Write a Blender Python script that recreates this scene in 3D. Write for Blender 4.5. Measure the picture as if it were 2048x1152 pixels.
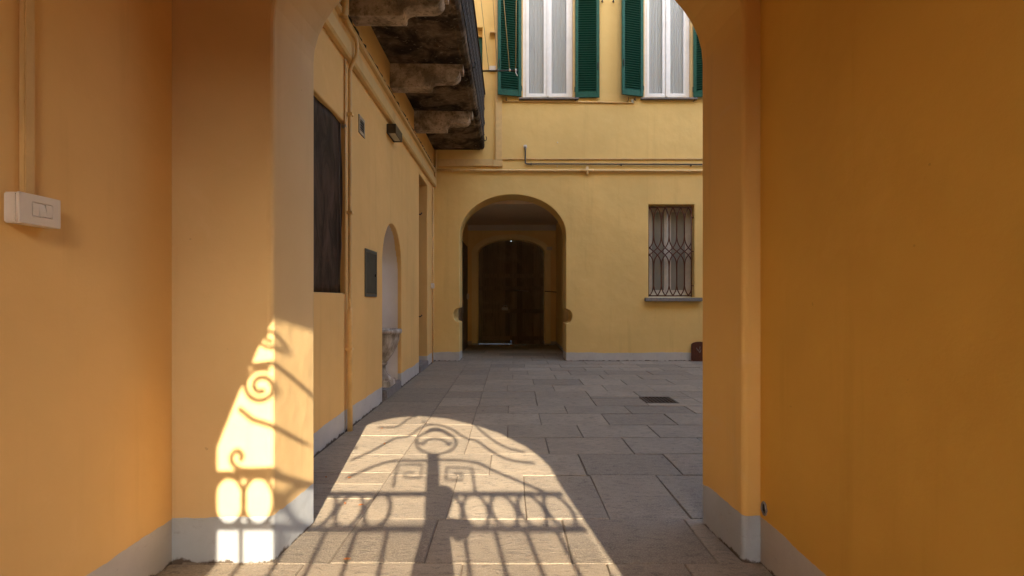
import bpy, bmesh, math, random
from mathutils import Vector, Matrix
from mathutils.geometry import tessellate_polygon
random.seed(7)
PI = math.pi
for o in list(bpy.data.objects): bpy.data.objects.remove(o)
scn = bpy.context.scene
COL = scn.collection

# ---------------------------------------------------------------- camera, sky, sun, exposure
F = 1052.0                     # focal length in photo pixels (2048 wide)
EYE = 1.2                      # lens height
HX, HY = 1022.0, 600.0         # vanishing point in the photo
cd = bpy.data.cameras.new('camera'); cam = bpy.data.objects.new('camera', cd); COL.objects.link(cam)
cam.location = (0, 0, EYE); cam.rotation_euler = (PI/2, 0, 0)
cd.sensor_width = 36; cd.lens = F/2048*36
cd.shift_x = (1024-HX)/2048; cd.shift_y = (HY-576)/2048
cd.clip_start = 0.05; cd.clip_end = 400
scn.camera = cam

SLOPE, TAN = 0.145, 0.47       # sun rays travel (-SLOPE, 1, -TAN)
sdir = Vector((-SLOPE, 1, -TAN)).normalized()
elev = math.asin(-sdir.z)
world = bpy.data.worlds.new('World'); scn.world = world; world.use_nodes = True
wn = world.node_tree; wn.nodes.clear()
sky = wn.nodes.new('ShaderNodeTexSky'); sky.sky_type = 'NISHITA'; sky.sun_disc = False
sky.sun_elevation = elev; sky.sun_rotation = math.atan2(SLOPE, -1.0)
sky.air_density = 1.0; sky.dust_density = 2.0; sky.ozone_density = 1.0
bg = wn.nodes.new('ShaderNodeBackground'); bg.inputs['Strength'].default_value = 0.15
wo = wn.nodes.new('ShaderNodeOutputWorld')
wn.links.new(sky.outputs[0], bg.inputs[0]); wn.links.new(bg.outputs[0], wo.inputs[0])
sd = bpy.data.lights.new('sun', 'SUN'); sd.energy = 2.5; sd.angle = math.radians(0.35); sd.color = (1.0, 0.85, 0.63)
sun = bpy.data.objects.new('sun', sd); COL.objects.link(sun)
sun.rotation_euler = sdir.to_track_quat('-Z', 'Y').to_euler(); sun.location = (2, -14, 12)
scn.view_settings.view_transform = 'Standard'; scn.view_settings.look = 'None'
scn.view_settings.exposure = 2.95; scn.view_settings.gamma = 1.0
scn.view_settings.use_curve_mapping = False
scn.cycles.max_bounces = 12; scn.cycles.diffuse_bounces = 8; scn.cycles.transparent_max_bounces = 12

# ---------------------------------------------------------------- pixel -> place
def pY(x, y, Y): return Vector(((x-HX)*Y/F, Y, EYE-(y-HY)*Y/F))       # on a frontal plane
def pX(x, y, X):                                                      # on a plane of constant X
    Y = F*X/(x-HX); return Vector((X, Y, EYE-(y-HY)*Y/F))
def pG(x, y):                                                         # on the ground
    Y = F*EYE/(y-HY); return Vector(((x-HX)*Y/F, Y, 0))

# ---------------------------------------------------------------- mesh helpers
def obj(name, bm, mat, parent=None, loc=None, smooth=False):
    me = bpy.data.meshes.new(name); bm.normal_update(); bm.to_mesh(me); bm.free()
    o = bpy.data.objects.new(name, me); COL.objects.link(o)
    if mat: me.materials.append(mat)
    if parent: o.parent = parent
    if loc is not None: o.location = loc
    if smooth:
        for p in me.polygons: p.use_smooth = True
    return o
def tag(o, label=None, cat=None, group=None, kind=None):
    if label: o['label'] = label
    if cat: o['category'] = cat
    if group: o['group'] = group
    if kind: o['kind'] = kind
    return o
def thing(name, label, cat, loc=(0, 0, 0), group=None):
    o = bpy.data.objects.new(name, None); COL.objects.link(o); o.location = loc
    o.empty_display_size = 0.2
    return tag(o, label, cat, group)
def keep(o, parent):           # parent without moving
    o.parent = parent; o.matrix_parent_inverse = Matrix.Translation(-parent.location) if parent.type == 'EMPTY' else parent.matrix_basis.inverted()
    return o
def box(bm, x0, x1, y0, y1, z0, z1, bev=0.0, M=None):
    vs = [bm.verts.new(Vector(p)) for p in ((x0,y0,z0),(x1,y0,z0),(x1,y1,z0),(x0,y1,z0),(x0,y0,z1),(x1,y0,z1),(x1,y1,z1),(x0,y1,z1))]
    fs = [bm.faces.new([vs[i] for i in f]) for f in ((3,2,1,0),(4,5,6,7),(0,1,5,4),(1,2,6,5),(2,3,7,6),(3,0,4,7))]
    if bev > 0:
        es = list({e for f in fs for e in f.edges})
        r = bmesh.ops.bevel(bm, geom=es, offset=bev, segments=2, affect='EDGES', clamp_overlap=True)
        vs = list({v for f in r['faces'] for v in f.verts} | {v for v in vs if v.is_valid})
    if M is not None:
        for v in vs: v.co = M @ v.co
    return vs
def boxo(name, dims, mat, parent=None, bev=0.004):
    bm = bmesh.new(); box(bm, *dims, bev=bev); return obj(name, bm, mat, parent)
def prism(bm, pts, a, b):
    """pts: list of 3-D points (closed outline); extruded by vector range a..b (Vectors)"""
    n = len(pts)
    v0 = [bm.verts.new(Vector(p)+a) for p in pts]; v1 = [bm.verts.new(Vector(p)+b) for p in pts]
    bm.faces.new(v0); bm.faces.new(v1[::-1])
    for i in range(n):
        j = (i+1) % n; bm.faces.new((v0[j], v0[i], v1[i], v1[j]))
    bmesh.ops.recalc_face_normals(bm, faces=bm.faces[:])
def slab_wall(bm, loops, to3, depth0, depth1, loops_back=None):
    """wall with holes. loops: [outer, hole...] of 2-D points; to3(u, v, d) -> 3-D"""
    lb = loops_back or loops
    for L, d, flip in ((loops, depth0, False), (lb, depth1, True)):
        flat = [p for l in L for p in l]
        vs = [bm.verts.new(to3(p[0], p[1], d)) for p in flat]
        tris = tessellate_polygon([[Vector((p[0], p[1], 0)) for p in l] for l in L])
        for t in tris:
            try: bm.faces.new([vs[i] for i in (t if not flip else t[::-1])])
            except ValueError: pass
        if not flip: va = vs
        else: vb = vs
    k = 0
    for l in loops:
        n = len(l)
        for i in range(n):
            j = (i+1) % n
            bm.faces.new((va[k+i], va[k+j], vb[k+j], vb[k+i]))
        k += n
    bmesh.ops.recalc_face_normals(bm, faces=bm.faces[:])
def sweep(bm, pts, r, n=8, closed=False, flat=None):
    """tube along points; r number or list; flat=(w,h) gives a rectangular bar"""
    pts = [Vector(p) for p in pts]; N = len(pts)
    rs = r if isinstance(r, (list, tuple)) else [r]*N
    rings = []; up = None
    for i, p in enumerate(pts):
        a = pts[i-1] if (i > 0 or closed) else p; b = pts[(i+1) % N] if (i < N-1 or closed) else p
        t = (b-a).normalized() if (b-a).length > 1e-9 else Vector((0,0,1))
        if up is None:
            up = Vector((0,0,1)) if abs(t.z) < 0.9 else Vector((0,1,0))
        s = t.cross(up); 
        if s.length < 1e-6: s = t.cross(Vector((1,0,0)))
        s.normalize(); up = s.cross(t).normalized()
        ring = []
        for k in range(n):
            an = 2*PI*k/n
            ring.append(bm.verts.new(p + (s*math.cos(an)+up*math.sin(an))*rs[i]))
        rings.append(ring)
    m = N if closed else N-1
    for i in range(m):
        A, B = rings[i], rings[(i+1) % N]
        for k in range(n):
            bm.faces.new((A[k], A[(k+1) % n], B[(k+1) % n], B[k]))
    if not closed:
        bm.faces.new(rings[0][::-1]); bm.faces.new(rings[-1])
def soften(pts, it=2):
    pts = [Vector(p) for p in pts]
    for _ in range(it):
        q = [pts[0]]
        for a, b in zip(pts, pts[1:]): q += [a*0.75+b*0.25, a*0.25+b*0.75]
        q.append(pts[-1]); pts = q
    return pts
def tubeo(name, pts, r, mat, parent=None, n=10):
    bm = bmesh.new(); sweep(bm, pts, r, n); return obj(name, bm, mat, parent, smooth=True)
def lathe(bm, prof, cx, cy, n=28):
    rings = []
    for r, z in prof:
        rings.append([bm.verts.new((cx+r*math.cos(2*PI*k/n), cy+r*math.sin(2*PI*k/n), z)) for k in range(n)])
    for A, B in zip(rings, rings[1:]):
        for k in range(n): bm.faces.new((A[k], A[(k+1) % n], B[(k+1) % n], B[k]))
    bm.faces.new(rings[0][::-1]); bm.faces.new(rings[-1])
def bevmod(o, w, seg=2, ang=40):
    m = o.modifiers.new('bevel', 'BEVEL'); m.width = w; m.segments = seg; m.limit_method = 'ANGLE'; m.angle_limit = math.radians(ang)
    return o

# ---------------------------------------------------------------- materials
class NT:
    def __init__(s, name):
        s.m = bpy.data.materials.new(name); s.m.use_nodes = True
        s.t = s.m.node_tree; s.b = s.t.nodes['Principled BSDF']; s.out = s.t.nodes['Material Output']
    def n(s, typ, **kw):
        nd = s.t.nodes.new(typ)
        for k, v in kw.items():
            if k in nd.inputs: s.set(nd.inputs[k], v)
            else: setattr(nd, k, v)
        return nd
    def set(s, inp, v):
        if isinstance(v, bpy.types.NodeSocket): s.t.links.new(v, inp)
        else: inp.default_value = v
    def pos(s): return s.n('ShaderNodeNewGeometry').outputs['Position']
    def noise(s, vec, scale, detail=4, rough=0.55, dist=0.0):
        nd = s.n('ShaderNodeTexNoise'); s.set(nd.inputs['Vector'], vec)
        nd.inputs['Scale'].default_value = scale; nd.inputs['Detail'].default_value = detail
        nd.inputs['Roughness'].default_value = rough; nd.inputs['Distortion'].default_value = dist
        return nd.outputs['Fac']
    def scale(s, vec, v):
        nd = s.n('ShaderNodeVectorMath', operation='MULTIPLY'); s.set(nd.inputs[0], vec); nd.inputs[1].default_value = v
        return nd.outputs[0]
    def addv(s, a, b):
        nd = s.n('ShaderNodeVectorMath', operation='ADD'); s.set(nd.inputs[0], a); s.set(nd.inputs[1], b); return nd.outputs[0]
    def math(s, op, a, b=0.0, c=0.0, clamp=False):
        nd = s.n('ShaderNodeMath', operation=op); nd.use_clamp = clamp
        s.set(nd.inputs[0], a); s.set(nd.inputs[1], b); s.set(nd.inputs[2], c); return nd.outputs[0]
    def ramp(s, fac, lo, hi, a=0.0, b=1.0):
        nd = s.n('ShaderNodeMapRange', interpolation_type='SMOOTHSTEP'); s.set(nd.inputs['Value'], fac)
        nd.inputs['From Min'].default_value = lo; nd.inputs['From Max'].default_value = hi
        nd.inputs['To Min'].default_value = a; nd.inputs['To Max'].default_value = b
        return nd.outputs['Result']
    def mix(s, fac, a, b, mode='MIX'):
        nd = s.n('ShaderNodeMix', data_type='RGBA', blend_type=mode)
        s.set(nd.inputs['Factor'], fac)
        for inp, v in ((nd.inputs['A'], a), (nd.inputs['B'], b)): pass
        ia = [i for i in nd.inputs if i.name == 'A' and i.type == 'RGBA'][0]; ib = [i for i in nd.inputs if i.name == 'B' and i.type == 'RGBA'][0]
        for inp, v in ((ia, a), (ib, b)):
            if isinstance(v, tuple) and len(v) == 3: v = v+(1,)
            s.set(inp, v)
        return [o for o in nd.outputs if o.type == 'RGBA'][0]
    def sep(s, vec):
        nd = s.n('ShaderNodeSeparateXYZ'); s.set(nd.inputs[0], vec); return nd.outputs
    def bump(s, h, strength=0.3, dist=0.01, prev=None):
        nd = s.n('ShaderNodeBump'); s.set(nd.inputs['Height'], h); nd.inputs['Strength'].default_value = strength
        nd.inputs['Distance'].default_value = dist
        if prev is not None: s.set(nd.inputs['Normal'], prev)
        return nd.outputs[0]
    def fin(s, col, rough=0.8, normal=None, spec=0.3, metal=0.0):
        if isinstance(col, tuple) and len(col) == 3: col = col+(1,)
        s.set(s.b.inputs['Base Color'], col); s.set(s.b.inputs['Roughness'], rough)
        s.b.inputs['Specular IOR Level'].default_value = spec; s.b.inputs['Metallic'].default_value = metal
        if normal is not None: s.set(s.b.inputs['Normal'], normal)
        return s.m

def plaster(name, col, dado=None, dado_h=0.2, rough=0.85, col2=None, dslope=(0.0, 0.0)):
    t = NT(name); p = t.pos(); x, y, z = t.sep(p)
    big = t.noise(p, 0.9, 3, 0.5); mid = t.noise(p, 5, 4, 0.6); fine = t.noise(p, 90, 3, 0.6)
    c = t.mix(t.ramp(big, 0.3, 0.7), tuple(v*0.93 for v in col), tuple(min(1, v*1.05) for v in col))
    c = t.mix(t.math('MULTIPLY', t.ramp(mid, 0.35, 0.75), 0.25), c, tuple(v*f for v, f in zip(col, (0.9, 0.87, 0.8))))
    if col2: c = t.mix(t.ramp(x, -0.3, 0.5), c, t.mix(t.ramp(big, 0.3, 0.7), tuple(v*0.93 for v in col2), tuple(min(1, v*1.05) for v in col2)))
    # faint run marks, scuffs and pinholes
    st = t.noise(t.scale(p, (7, 7, 0.45)), 1.0, 4, 0.6)
    c = t.mix(t.math('MULTIPLY', t.ramp(st, 0.54, 0.74), 0.26), c, tuple(v*f for v, f in zip(col, (0.72, 0.68, 0.6))))
    sp = t.noise(p, 24, 2, 0.4)
    c = t.mix(t.math('MULTIPLY', t.ramp(sp, 0.79, 0.82), 0.4), c, tuple(v*0.5 for v in col))
    rub = t.ramp(t.noise(t.scale(p, (1.4, 1.4, 2.2)), 1.0, 6, 0.7, 0.7), 0.57, 0.66)
    c = t.mix(t.math('MULTIPLY', rub, 0.16), c, tuple(min(1, v*f) for v, f in zip(col, (1.08, 1.12, 1.3))))
    h = t.math('ADD', t.math('MULTIPLY', fine, 0.25), t.math('MULTIPLY', mid, 0.6))
    if dado:
        wob = t.math('MULTIPLY', t.math('SUBTRACT', t.noise(p, 7, 3, 0.6), 0.5), 0.03)
        wob2 = t.math('MULTIPLY', t.math('SUBTRACT', t.noise(p, 1.3, 1, 0.5), 0.5), 0.06)
        lim = t.math('ADD', t.math('ADD', wob, wob2), dado_h)
        lim = t.math('ADD', lim, t.math('ADD', t.math('MULTIPLY', x, dslope[0]), t.math('MULTIPLY', y, dslope[1])))
        below = t.ramp(t.math('SUBTRACT', lim, z), -0.002, 0.002)
        dn = t.noise(p, 3.5, 5, 0.65)
        dc = t.mix(t.ramp(dn, 0.3, 0.7), tuple(v*0.92 for v in dado), tuple(v*1.04 for v in dado))
        dc = t.mix(t.math('MULTIPLY', t.ramp(t.noise(t.scale(p, (3, 3, 7)), 3, 4, 0.7), 0.60, 0.74), 0.3), dc, (0.17, 0.14, 0.11))
        # peeled, dirty foot of the wall
        foot = t.math('SUBTRACT', t.math('MULTIPLY', t.noise(p, 11, 5, 0.7), 0.09), z)
        dc = t.mix(t.ramp(foot, 0.030, 0.045), dc, (0.11, 0.085, 0.065))
        c = t.mix(below, c, dc)
        h = t.math('ADD', h, t.math('MULTIPLY', below, t.math('MULTIPLY', t.noise(p, 14, 5, 0.7), 1.1)))
    lumps = t.bump(t.noise(p, 2.6, 3, 0.5), 0.5, 0.03)
    nrm = t.bump(h, 0.4, 0.006, lumps)
    return t.fin(c, rough, nrm, 0.2)

YEL = (0.745, 0.455, 0.165); GREY = (0.49, 0.465, 0.435)
M = {}
M['wall'] = plaster('yellow_plaster', YEL, GREY, 0.185)
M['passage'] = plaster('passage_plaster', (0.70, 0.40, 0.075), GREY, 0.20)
M['pier'] = plaster('pier_plaster', (0.62, 0.43, 0.205), (0.40, 0.425, 0.45), 0.205, col2=(0.70, 0.43, 0.13))  # orange second tone puts the warmer light on the right into the colour
M['passage_left'] = plaster('passage_left_plaster', (0.78, 0.495, 0.19), GREY, 0.20)  # paler copy of the passage plaster, bounced sunlight put into its colour
M['far_wall'] = plaster('far_yellow_plaster', (0.75, 0.515, 0.19), GREY, 0.165)
M['rear_passage'] = plaster('rear_passage_plaster', (0.85, 0.63, 0.28), GREY, 0.10)
M['pale_yellow'] = plaster('pale_yellow_plaster', (0.86, 0.70, 0.38), GREY, 0.05)
M['street_wall'] = plaster('added_street_house_plaster', (0.24, 0.16, 0.10))
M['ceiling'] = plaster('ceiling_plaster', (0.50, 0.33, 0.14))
M['grey_ceiling'] = plaster('grey_ceiling_plaster', (0.62, 0.50, 0.38))
M['niche'] = plaster('niche_plaster', (0.66, 0.59, 0.52))
M['pale_plaster'] = plaster('pale_plaster', (0.62, 0.58, 0.52))
def paint(name, col, rough=0.5, var=0.15, scale=12, bumpy=0.15, spec=0.4, metal=0.0, grime=(0.05, 0.04, 0.03), g=0.25):
    t = NT(name); p = t.pos(); n1 = t.noise(p, scale, 4, 0.6); n2 = t.noise(p, scale*0.25, 4, 0.6)
    c = t.mix(t.ramp(n1, 0.3, 0.7), tuple(v*(1-var) for v in col), tuple(min(1, v*(1+var)) for v in col))
    c = t.mix(t.math('MULTIPLY', t.ramp(n2, 0.52, 0.72), g), c, grime)
    return t.fin(c, t.ramp(n1, 0.2, 0.8, rough*0.85, min(1, rough*1.15)), t.bump(n1, bumpy, 0.004), spec, metal)
M['pipe_yellow'] = paint('yellow_pipe_paint', (0.69, 0.455, 0.185), 0.5, 0.08, g=0.2)
M['trunk'] = paint('yellow_trunking', (0.66, 0.44, 0.18), 0.6, 0.06, g=0.18)
M['pipe_dark'] = paint('dark_pipe', (0.07, 0.055, 0.045), 0.5)
M['white_plastic'] = paint('white_plastic', (0.66, 0.60, 0.53), 0.35, 0.03, bumpy=0.02, g=0.08)
M['white_paint'] = paint('white_window_paint', (0.80, 0.78, 0.75), 0.4, 0.04, bumpy=0.05, g=0.12)
M['dull_white'] = paint('dull_white_paint', (0.52, 0.47, 0.41), 0.5, 0.06, bumpy=0.05, g=0.2)
M['green'] = paint('green_shutter_paint', (0.014, 0.082, 0.052), 0.5, 0.25, 20, g=0.10, spec=0.2)
M['slat_shade'] = paint('slat_shade_green', (0.006, 0.052, 0.036), 0.6, 0.2, 20, g=0.1, spec=0.2)
M['iron'] = paint('black_iron', (0.050, 0.041, 0.034), 0.65, 0.3, 40, 0.3, spec=0.2)
M['rust'] = paint('rust_painted_iron', (0.19, 0.048, 0.020), 0.55, 0.25, 40, 0.25)
M['grille'] = paint('red_brown_grille', (0.085, 0.022, 0.009), 0.55, 0.25, 40, 0.25)
M['drain'] = paint('drain_iron', (0.055, 0.035, 0.025), 0.6, 0.3, 40, 0.3)
M['bronze'] = paint('dark_bronze', (0.045, 0.037, 0.028), 0.4, 0.15)
M['cabinet'] = paint('cabinet_green_grey', (0.055, 0.058, 0.046), 0.45, 0.15, 8)
M['cabinet_line'] = paint('steel_edge', (0.10, 0.10, 0.085), 0.4, 0.15)
M['steel'] = paint('dull_steel', (0.33, 0.31, 0.28), 0.4, 0.15, 30, metal=0.6)
M['black'] = paint('dark_hole', (0.012, 0.010, 0.009), 0.9)
M['sill'] = paint('sill_stone', (0.20, 0.18, 0.17), 0.8, 0.2, 30)
M['wood_dark'] = paint('old_dark_wood', (0.15, 0.105, 0.066), 0.6, 0.4, 6, 0.4, grime=(0.24, 0.18, 0.12))
M['rope'] = paint('hemp_rope', (0.42, 0.30, 0.13), 0.9, 0.2, 80)
M['cord'] = paint('grey_cord', (0.13, 0.11, 0.09), 0.8)
M['cloth'] = paint('dark_cloth', (0.03, 0.03, 0.04), 0.9)
M['skin'] = paint('skin', (0.5, 0.3, 0.22), 0.5, 0.05)
M['leaf'] = paint('dry_leaf', (0.34, 0.12, 0.03), 0.8, 0.3, 60)
M['asphalt'] = paint('street_paving', (0.22, 0.20, 0.18), 0.9, 0.2, 3, 0.4)
M['lamp_glass'] = paint('frosted_lamp_glass', (0.50, 0.47, 0.38), 0.3, 0.05)
def gate_wood():
    t = NT('weathered_gate_wood'); p = t.pos(); oi = t.n('ShaderNodeObjectInfo').outputs['Random']
    g = t.noise(t.scale(p, (40, 40, 1.6)), 1.0, 5, 0.65, 0.5); b = t.noise(p, 2.3, 4, 0.6)
    c = t.mix(oi, (0.13, 0.092, 0.058), (0.25, 0.185, 0.122))
    c = t.mix(t.math('MULTIPLY', t.ramp(g, 0.45, 0.7), 0.6), c, (0.07, 0.048, 0.03))
    c = t.mix(t.math('MULTIPLY', t.ramp(b, 0.5, 0.72), 0.5), c, (0.30, 0.235, 0.165))
    return t.fin(c, 0.7, t.bump(g, 0.5, 0.006), 0.3)
M['gate_wood'] = gate_wood()
def stone_dark():
    t = NT('grimy_balcony_stone'); p = t.pos()
    a = t.noise(p, 2.6, 6, 0.62, 0.6); b = t.noise(p, 16, 5, 0.65); c_ = t.noise(p, 60, 3, 0.6)
    c = t.mix(t.ramp(a, 0.38, 0.66), (0.030, 0.020, 0.013), (0.22, 0.155, 0.10))
    c = t.mix(t.math('MULTIPLY', t.ramp(b, 0.45, 0.7), 0.55), c, (0.06, 0.042, 0.028))
    c = t.mix(t.math('MULTIPLY', t.ramp(b, 0.30, 0.42, 1, 0), 0.45), c, (0.46, 0.36, 0.26))
    h = t.math('ADD', t.math('MULTIPLY', b, 1.0), t.math('MULTIPLY', c_, 0.4))
    return t.fin(c, 0.95, t.bump(h, 0.8, 0.012), 0.1)
M['balcony'] = stone_dark()
def stone_pale():
    t = NT('worn_corbel_stone'); p = t.pos()
    a = t.noise(p, 4.0, 6, 0.65, 0.4); b = t.noise(p, 30, 5, 0.65)
    c = t.mix(t.ramp(a, 0.36, 0.62), (0.22, 0.165, 0.115), (0.56, 0.44, 0.33))
    c = t.mix(t.math('MULTIPLY', t.ramp(b, 0.5, 0.68), 0.6), c, (0.09, 0.065, 0.042))
    return t.fin(c, 0.95, t.bump(t.math('ADD', b, a), 0.7, 0.012), 0.1)
M['corbel'] = stone_pale()
def basin_stone():
    t = NT('weathered_basin_stone'); p = t.pos()
    a = t.noise(t.scale(p, (9, 9, 2.5)), 1.0, 5, 0.65); b = t.noise(p, 40, 4, 0.65)
    c = t.mix(t.ramp(a, 0.35, 0.68), (0.24, 0.19, 0.15), (0.62, 0.55, 0.47))
    return t.fin(c, 0.9, t.bump(t.math('ADD', b, a), 0.5, 0.01), 0.15)
M['basin'] = basin_stone()
def slab_mat():
    t = NT('paving_stone'); p = t.pos()
    oi = t.n('ShaderNodeObjectInfo').outputs['Random']
    off = t.n('ShaderNodeCombineXYZ'); t.set(off.inputs[0], t.math('MULTIPLY', oi, 37.0)); t.set(off.inputs[1], t.math('MULTIPLY', oi, 91.0))
    q = t.addv(p, off.outputs[0])
    g1 = t.noise(q, 3.0, 5, 0.6); g2 = t.noise(t.scale(q, (14, 34, 14)), 1.0, 6, 0.7, 0.8); g3 = t.noise(q, 130, 3, 0.7)
    tint = t.mix(oi, (0.185, 0.152, 0.112), (0.33, 0.272, 0.198))
    sat = t.math('FRACT', t.math('MULTIPLY', oi, 17.3))
    tint = t.mix(t.math('MULTIPLY', sat, 0.45), tint, (0.29, 0.222, 0.150))
    c = t.mix(t.math('MULTIPLY', t.ramp(g1, 0.35, 0.7), 0.35), tint, (0.125, 0.108, 0.092))
    c = t.mix(t.math('MULTIPLY', t.ramp(g2, 0.50, 0.66), 0.6), c, (0.105, 0.090, 0.076))
    c = t.mix(t.math('MULTIPLY', t.ramp(g3, 0.42, 0.68), 0.5), c, (0.42, 0.355, 0.285))
    spots = t.noise(q, 9, 3, 0.5)
    c = t.mix(t.math('MULTIPLY', t.ramp(spots, 0.70, 0.76), 0.5), c, (0.06, 0.05, 0.04))
    h = t.math('ADD', t.math('MULTIPLY', g2, 1.0), t.math('MULTIPLY', g3, 0.5))
    nrm = t.bump(h, 0.8, 0.012)
    return t.fin(c, t.ramp(g2, 0.3, 0.7, 0.62, 0.85), nrm, 0.35)
M['slab'] = slab_mat()
M['grout'] = paint('joint_mortar', (0.16, 0.12, 0.085), 0.95, 0.3, 25, 0.4, grime=(0.07, 0.05, 0.035), g=0.6)
def screen_mat():
    t = NT('dusty_brown_screen'); p = t.pos()
    a = t.noise(t.scale(p, (3, 3, 1.0)), 2.2, 5, 0.65, 0.8); b = t.noise(p, 26, 4, 0.7)
    c = t.mix(t.ramp(a, 0.35, 0.7), (0.024, 0.015, 0.008), (0.080, 0.048, 0.034))
    c = t.mix(t.math('MULTIPLY', t.ramp(b, 0.62, 0.78), 0.4), c, (0.11, 0.085, 0.06))
    return t.fin(c, 0.65, t.bump(a, 0.5, 0.02), 0.15)
M['screen'] = screen_mat()
def curtain_mat():
    t = NT('striped_curtain'); p = t.pos(); x, y, z = t.sep(p)
    w = t.math('SINE', t.math('MULTIPLY', x, 2*PI/0.021))
    n = t.noise(p, 3, 3, 0.5)
    c = t.mix(t.ramp(w, -0.2, 0.5), (0.28, 0.275, 0.27), (0.68, 0.68, 0.68))
    c = t.mix(t.math('MULTIPLY', t.ramp(n, 0.4, 0.7), 0.25), c, (0.42, 0.44, 0.48))
    return t.fin(c, 0.9, None, 0.1)
M['curtain'] = curtain_mat()
def glass_mat(name, fac=0.10, tint=(0.95, 0.96, 0.96)):
    t = NT(name); t.t.nodes.remove(t.b)
    tr = t.n('ShaderNodeBsdfTransparent'); tr.inputs[0].default_value = tint+(1,)
    gl = t.n('ShaderNodeBsdfGlossy'); gl.inputs['Roughness'].default_value = 0.06; gl.inputs['Color'].default_value = (0.9, 0.92, 0.95, 1)
    lw = t.n('ShaderNodeLayerWeight'); lw.inputs['Blend'].default_value = 0.5
    fr = t.math('ADD', t.math('MULTIPLY', t.math('POWER', lw.outputs['Facing'], 5.0), 0.9), 0.025+fac, clamp=True)
    mx = t.n('ShaderNodeMixShader'); t.set(mx.inputs[0], fr); t.set(mx.inputs[1], tr.outputs[0]); t.set(mx.inputs[2], gl.outputs[0])
    t.t.links.new(mx.outputs[0], t.out.inputs['Surface']); return t.m
M['glass'] = glass_mat('window_glass', 0.0)
M['frosted'] = paint('frosted_pane', (0.24, 0.23, 0.205), 0.18, 0.06, 3, 0.02, spec=0.6, g=0.1)

# ================================================================= THE SETTING
NEAR, BACK = 2.405, 2.85        # arch wall between passage and courtyard
FARW, FARB = 10.35, 10.95       # far wall of the courtyard
LW = -1.514                     # face of the courtyard's left wall
GY0, GY1 = -1.95, -1.5          # wall with the street gate (behind the photographer)
PL, PR = -1.55, 1.14            # side walls of the passage
RW = 11.0                        # right side of the courtyard (out of frame)

bm = bmesh.new()
for s in (1,):
    vs = [bm.verts.new(p) for p in ((-150,-150,-0.08),(150,-150,-0.08),(150,150,-0.08),(-150,150,-0.08))]; bm.faces.new(vs)
tag(obj('ground', bm, M['asphalt']), 'open paved ground around the houses', kind='structure')

# ---- paving: a mortar bed and every slab on it
bed = boxo('courtyard_paving', (-3.0, RW+0.2, GY0-0.3, 14.6, -0.075, -0.009), M['grout'], bev=0)
tag(bed, 'grey stone slab paving of courtyard and passages', kind='structure')
GR = (1.588, 1.962, 6.118, 6.528)     # drain grate cut-out
def slab(x0, x1, y0, y1):
    gap = 0.0035
    # cut around the drain
    gx0, gx1, gy0, gy1 = GR
    if x0 < gx1 and x1 > gx0 and y0 < gy1 and y1 > gy0:
        if y0 < gy0-0.03: slab(x0, x1, y0, gy0)
        if y1 > gy1+0.03: slab(x0, x1, gy1, y1)
        a, b = max(y0, gy0), min(y1, gy1)
        if b-a > 0.03:
            if x0 < gx0-0.03: slab(x0, gx0, a, b)
            if x1 > gx1+0.03: slab(gx1, x1, a, b)
        return
    if x1-x0 < 0.05 or y1-y0 < 0.05: return
    cx, cy = (x0+x1)/2, (y0+y1)/2; hx, hy = (x1-x0)/2-gap, (y1-y0)/2-gap
    j = lambda a: random.uniform(-a, a)
    pts = [(-hx, -hy), (j(hx*0.6), -hy+j(.003)), (hx, -hy), (hx+j(.002), j(hy*.5)), (hx, hy), (j(hx*0.6), hy+j(.003)), (-hx, hy), (-hx+j(.002), j(hy*.5))]
    pts = [(x+j(.0025), y+j(.0025)) for x, y in pts]
    tx, ty = j(0.006), j(0.008)
    z0 = -0.012; dz = j(0.0018)
    bm = bmesh.new(); R = []
    for ins, z in ((0, z0), (0, dz-0.004), (0.004, dz)):
        ring = []
        for x, y in pts:
            l = math.hypot(x, y); f = (l-ins)/l
            ring.append(bm.verts.new((x*f, y*f, z + (0 if z == z0 else tx*x+ty*y))))
        R.append(ring)
    n = len(pts)
    for A, B in zip(R, R[1:]):
        for k in range(n): bm.faces.new((A[k], A[(k+1) % n], B[(k+1) % n], B[k]))
    bm.faces.new(R[-1])
    o = obj('slab', bm, M['slab'], bed, (cx, cy, 0)); return o
rows = [2.397, 2.885, 3.605, 4.096, 4.584, 5.056, 5.556, 5.957, 6.434, 6.914, 7.434, 7.95, 8.43, 8.93, 9.36, 9.82, 10.40]
# first joint right of the runner band for each row, then lengths near 0.66
first = {0: [-0.397, 0.278, 0.947], 1: [-0.36, 0.085, 0.54, 0.99], 2: [-0.15, 0.521, 1.182], 3: [-0.364, 0.298, 0.964],
         4: [-0.366, -0.03, 0.63, 1.303], 5: [-0.375, 0.293, 0.949, 1.61], 6: [-0.378, -0.03, 0.602, 1.281, 1.958],
         7: [-0.37, 0.30, 0.97, 1.57]}
for i, (a, b) in enumerate(zip(rows, rows[1:])):
    if i in first: xs = list(first[i])
    else:
        xs = [-0.37]; xs.append(-0.37+(0.36 if i % 2 else 0.66)+random.uniform(-.06, .06))
    while xs[-1] < 5.6: xs.append(xs[-1]+0.665+random.uniform(-0.07, 0.07))
    lo = -1.35 if i == 0 else LW+0.008
    for p, q in zip(xs, xs[1:]):
        slab(p, q, a, b)
    slab(-0.83, xs[0], a, b)
ys = [2.397, 2.72, 3.18, 3.43, 3.66, 4.07, 4.66, 5.05, 5.62, 6.2, 6.75, 7.2, 7.8, 8.35, 8.9, 9.6, 10.40]
for a, b in zip(ys, ys[1:]): slab(LW+0.008, -0.83, a, b)
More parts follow.
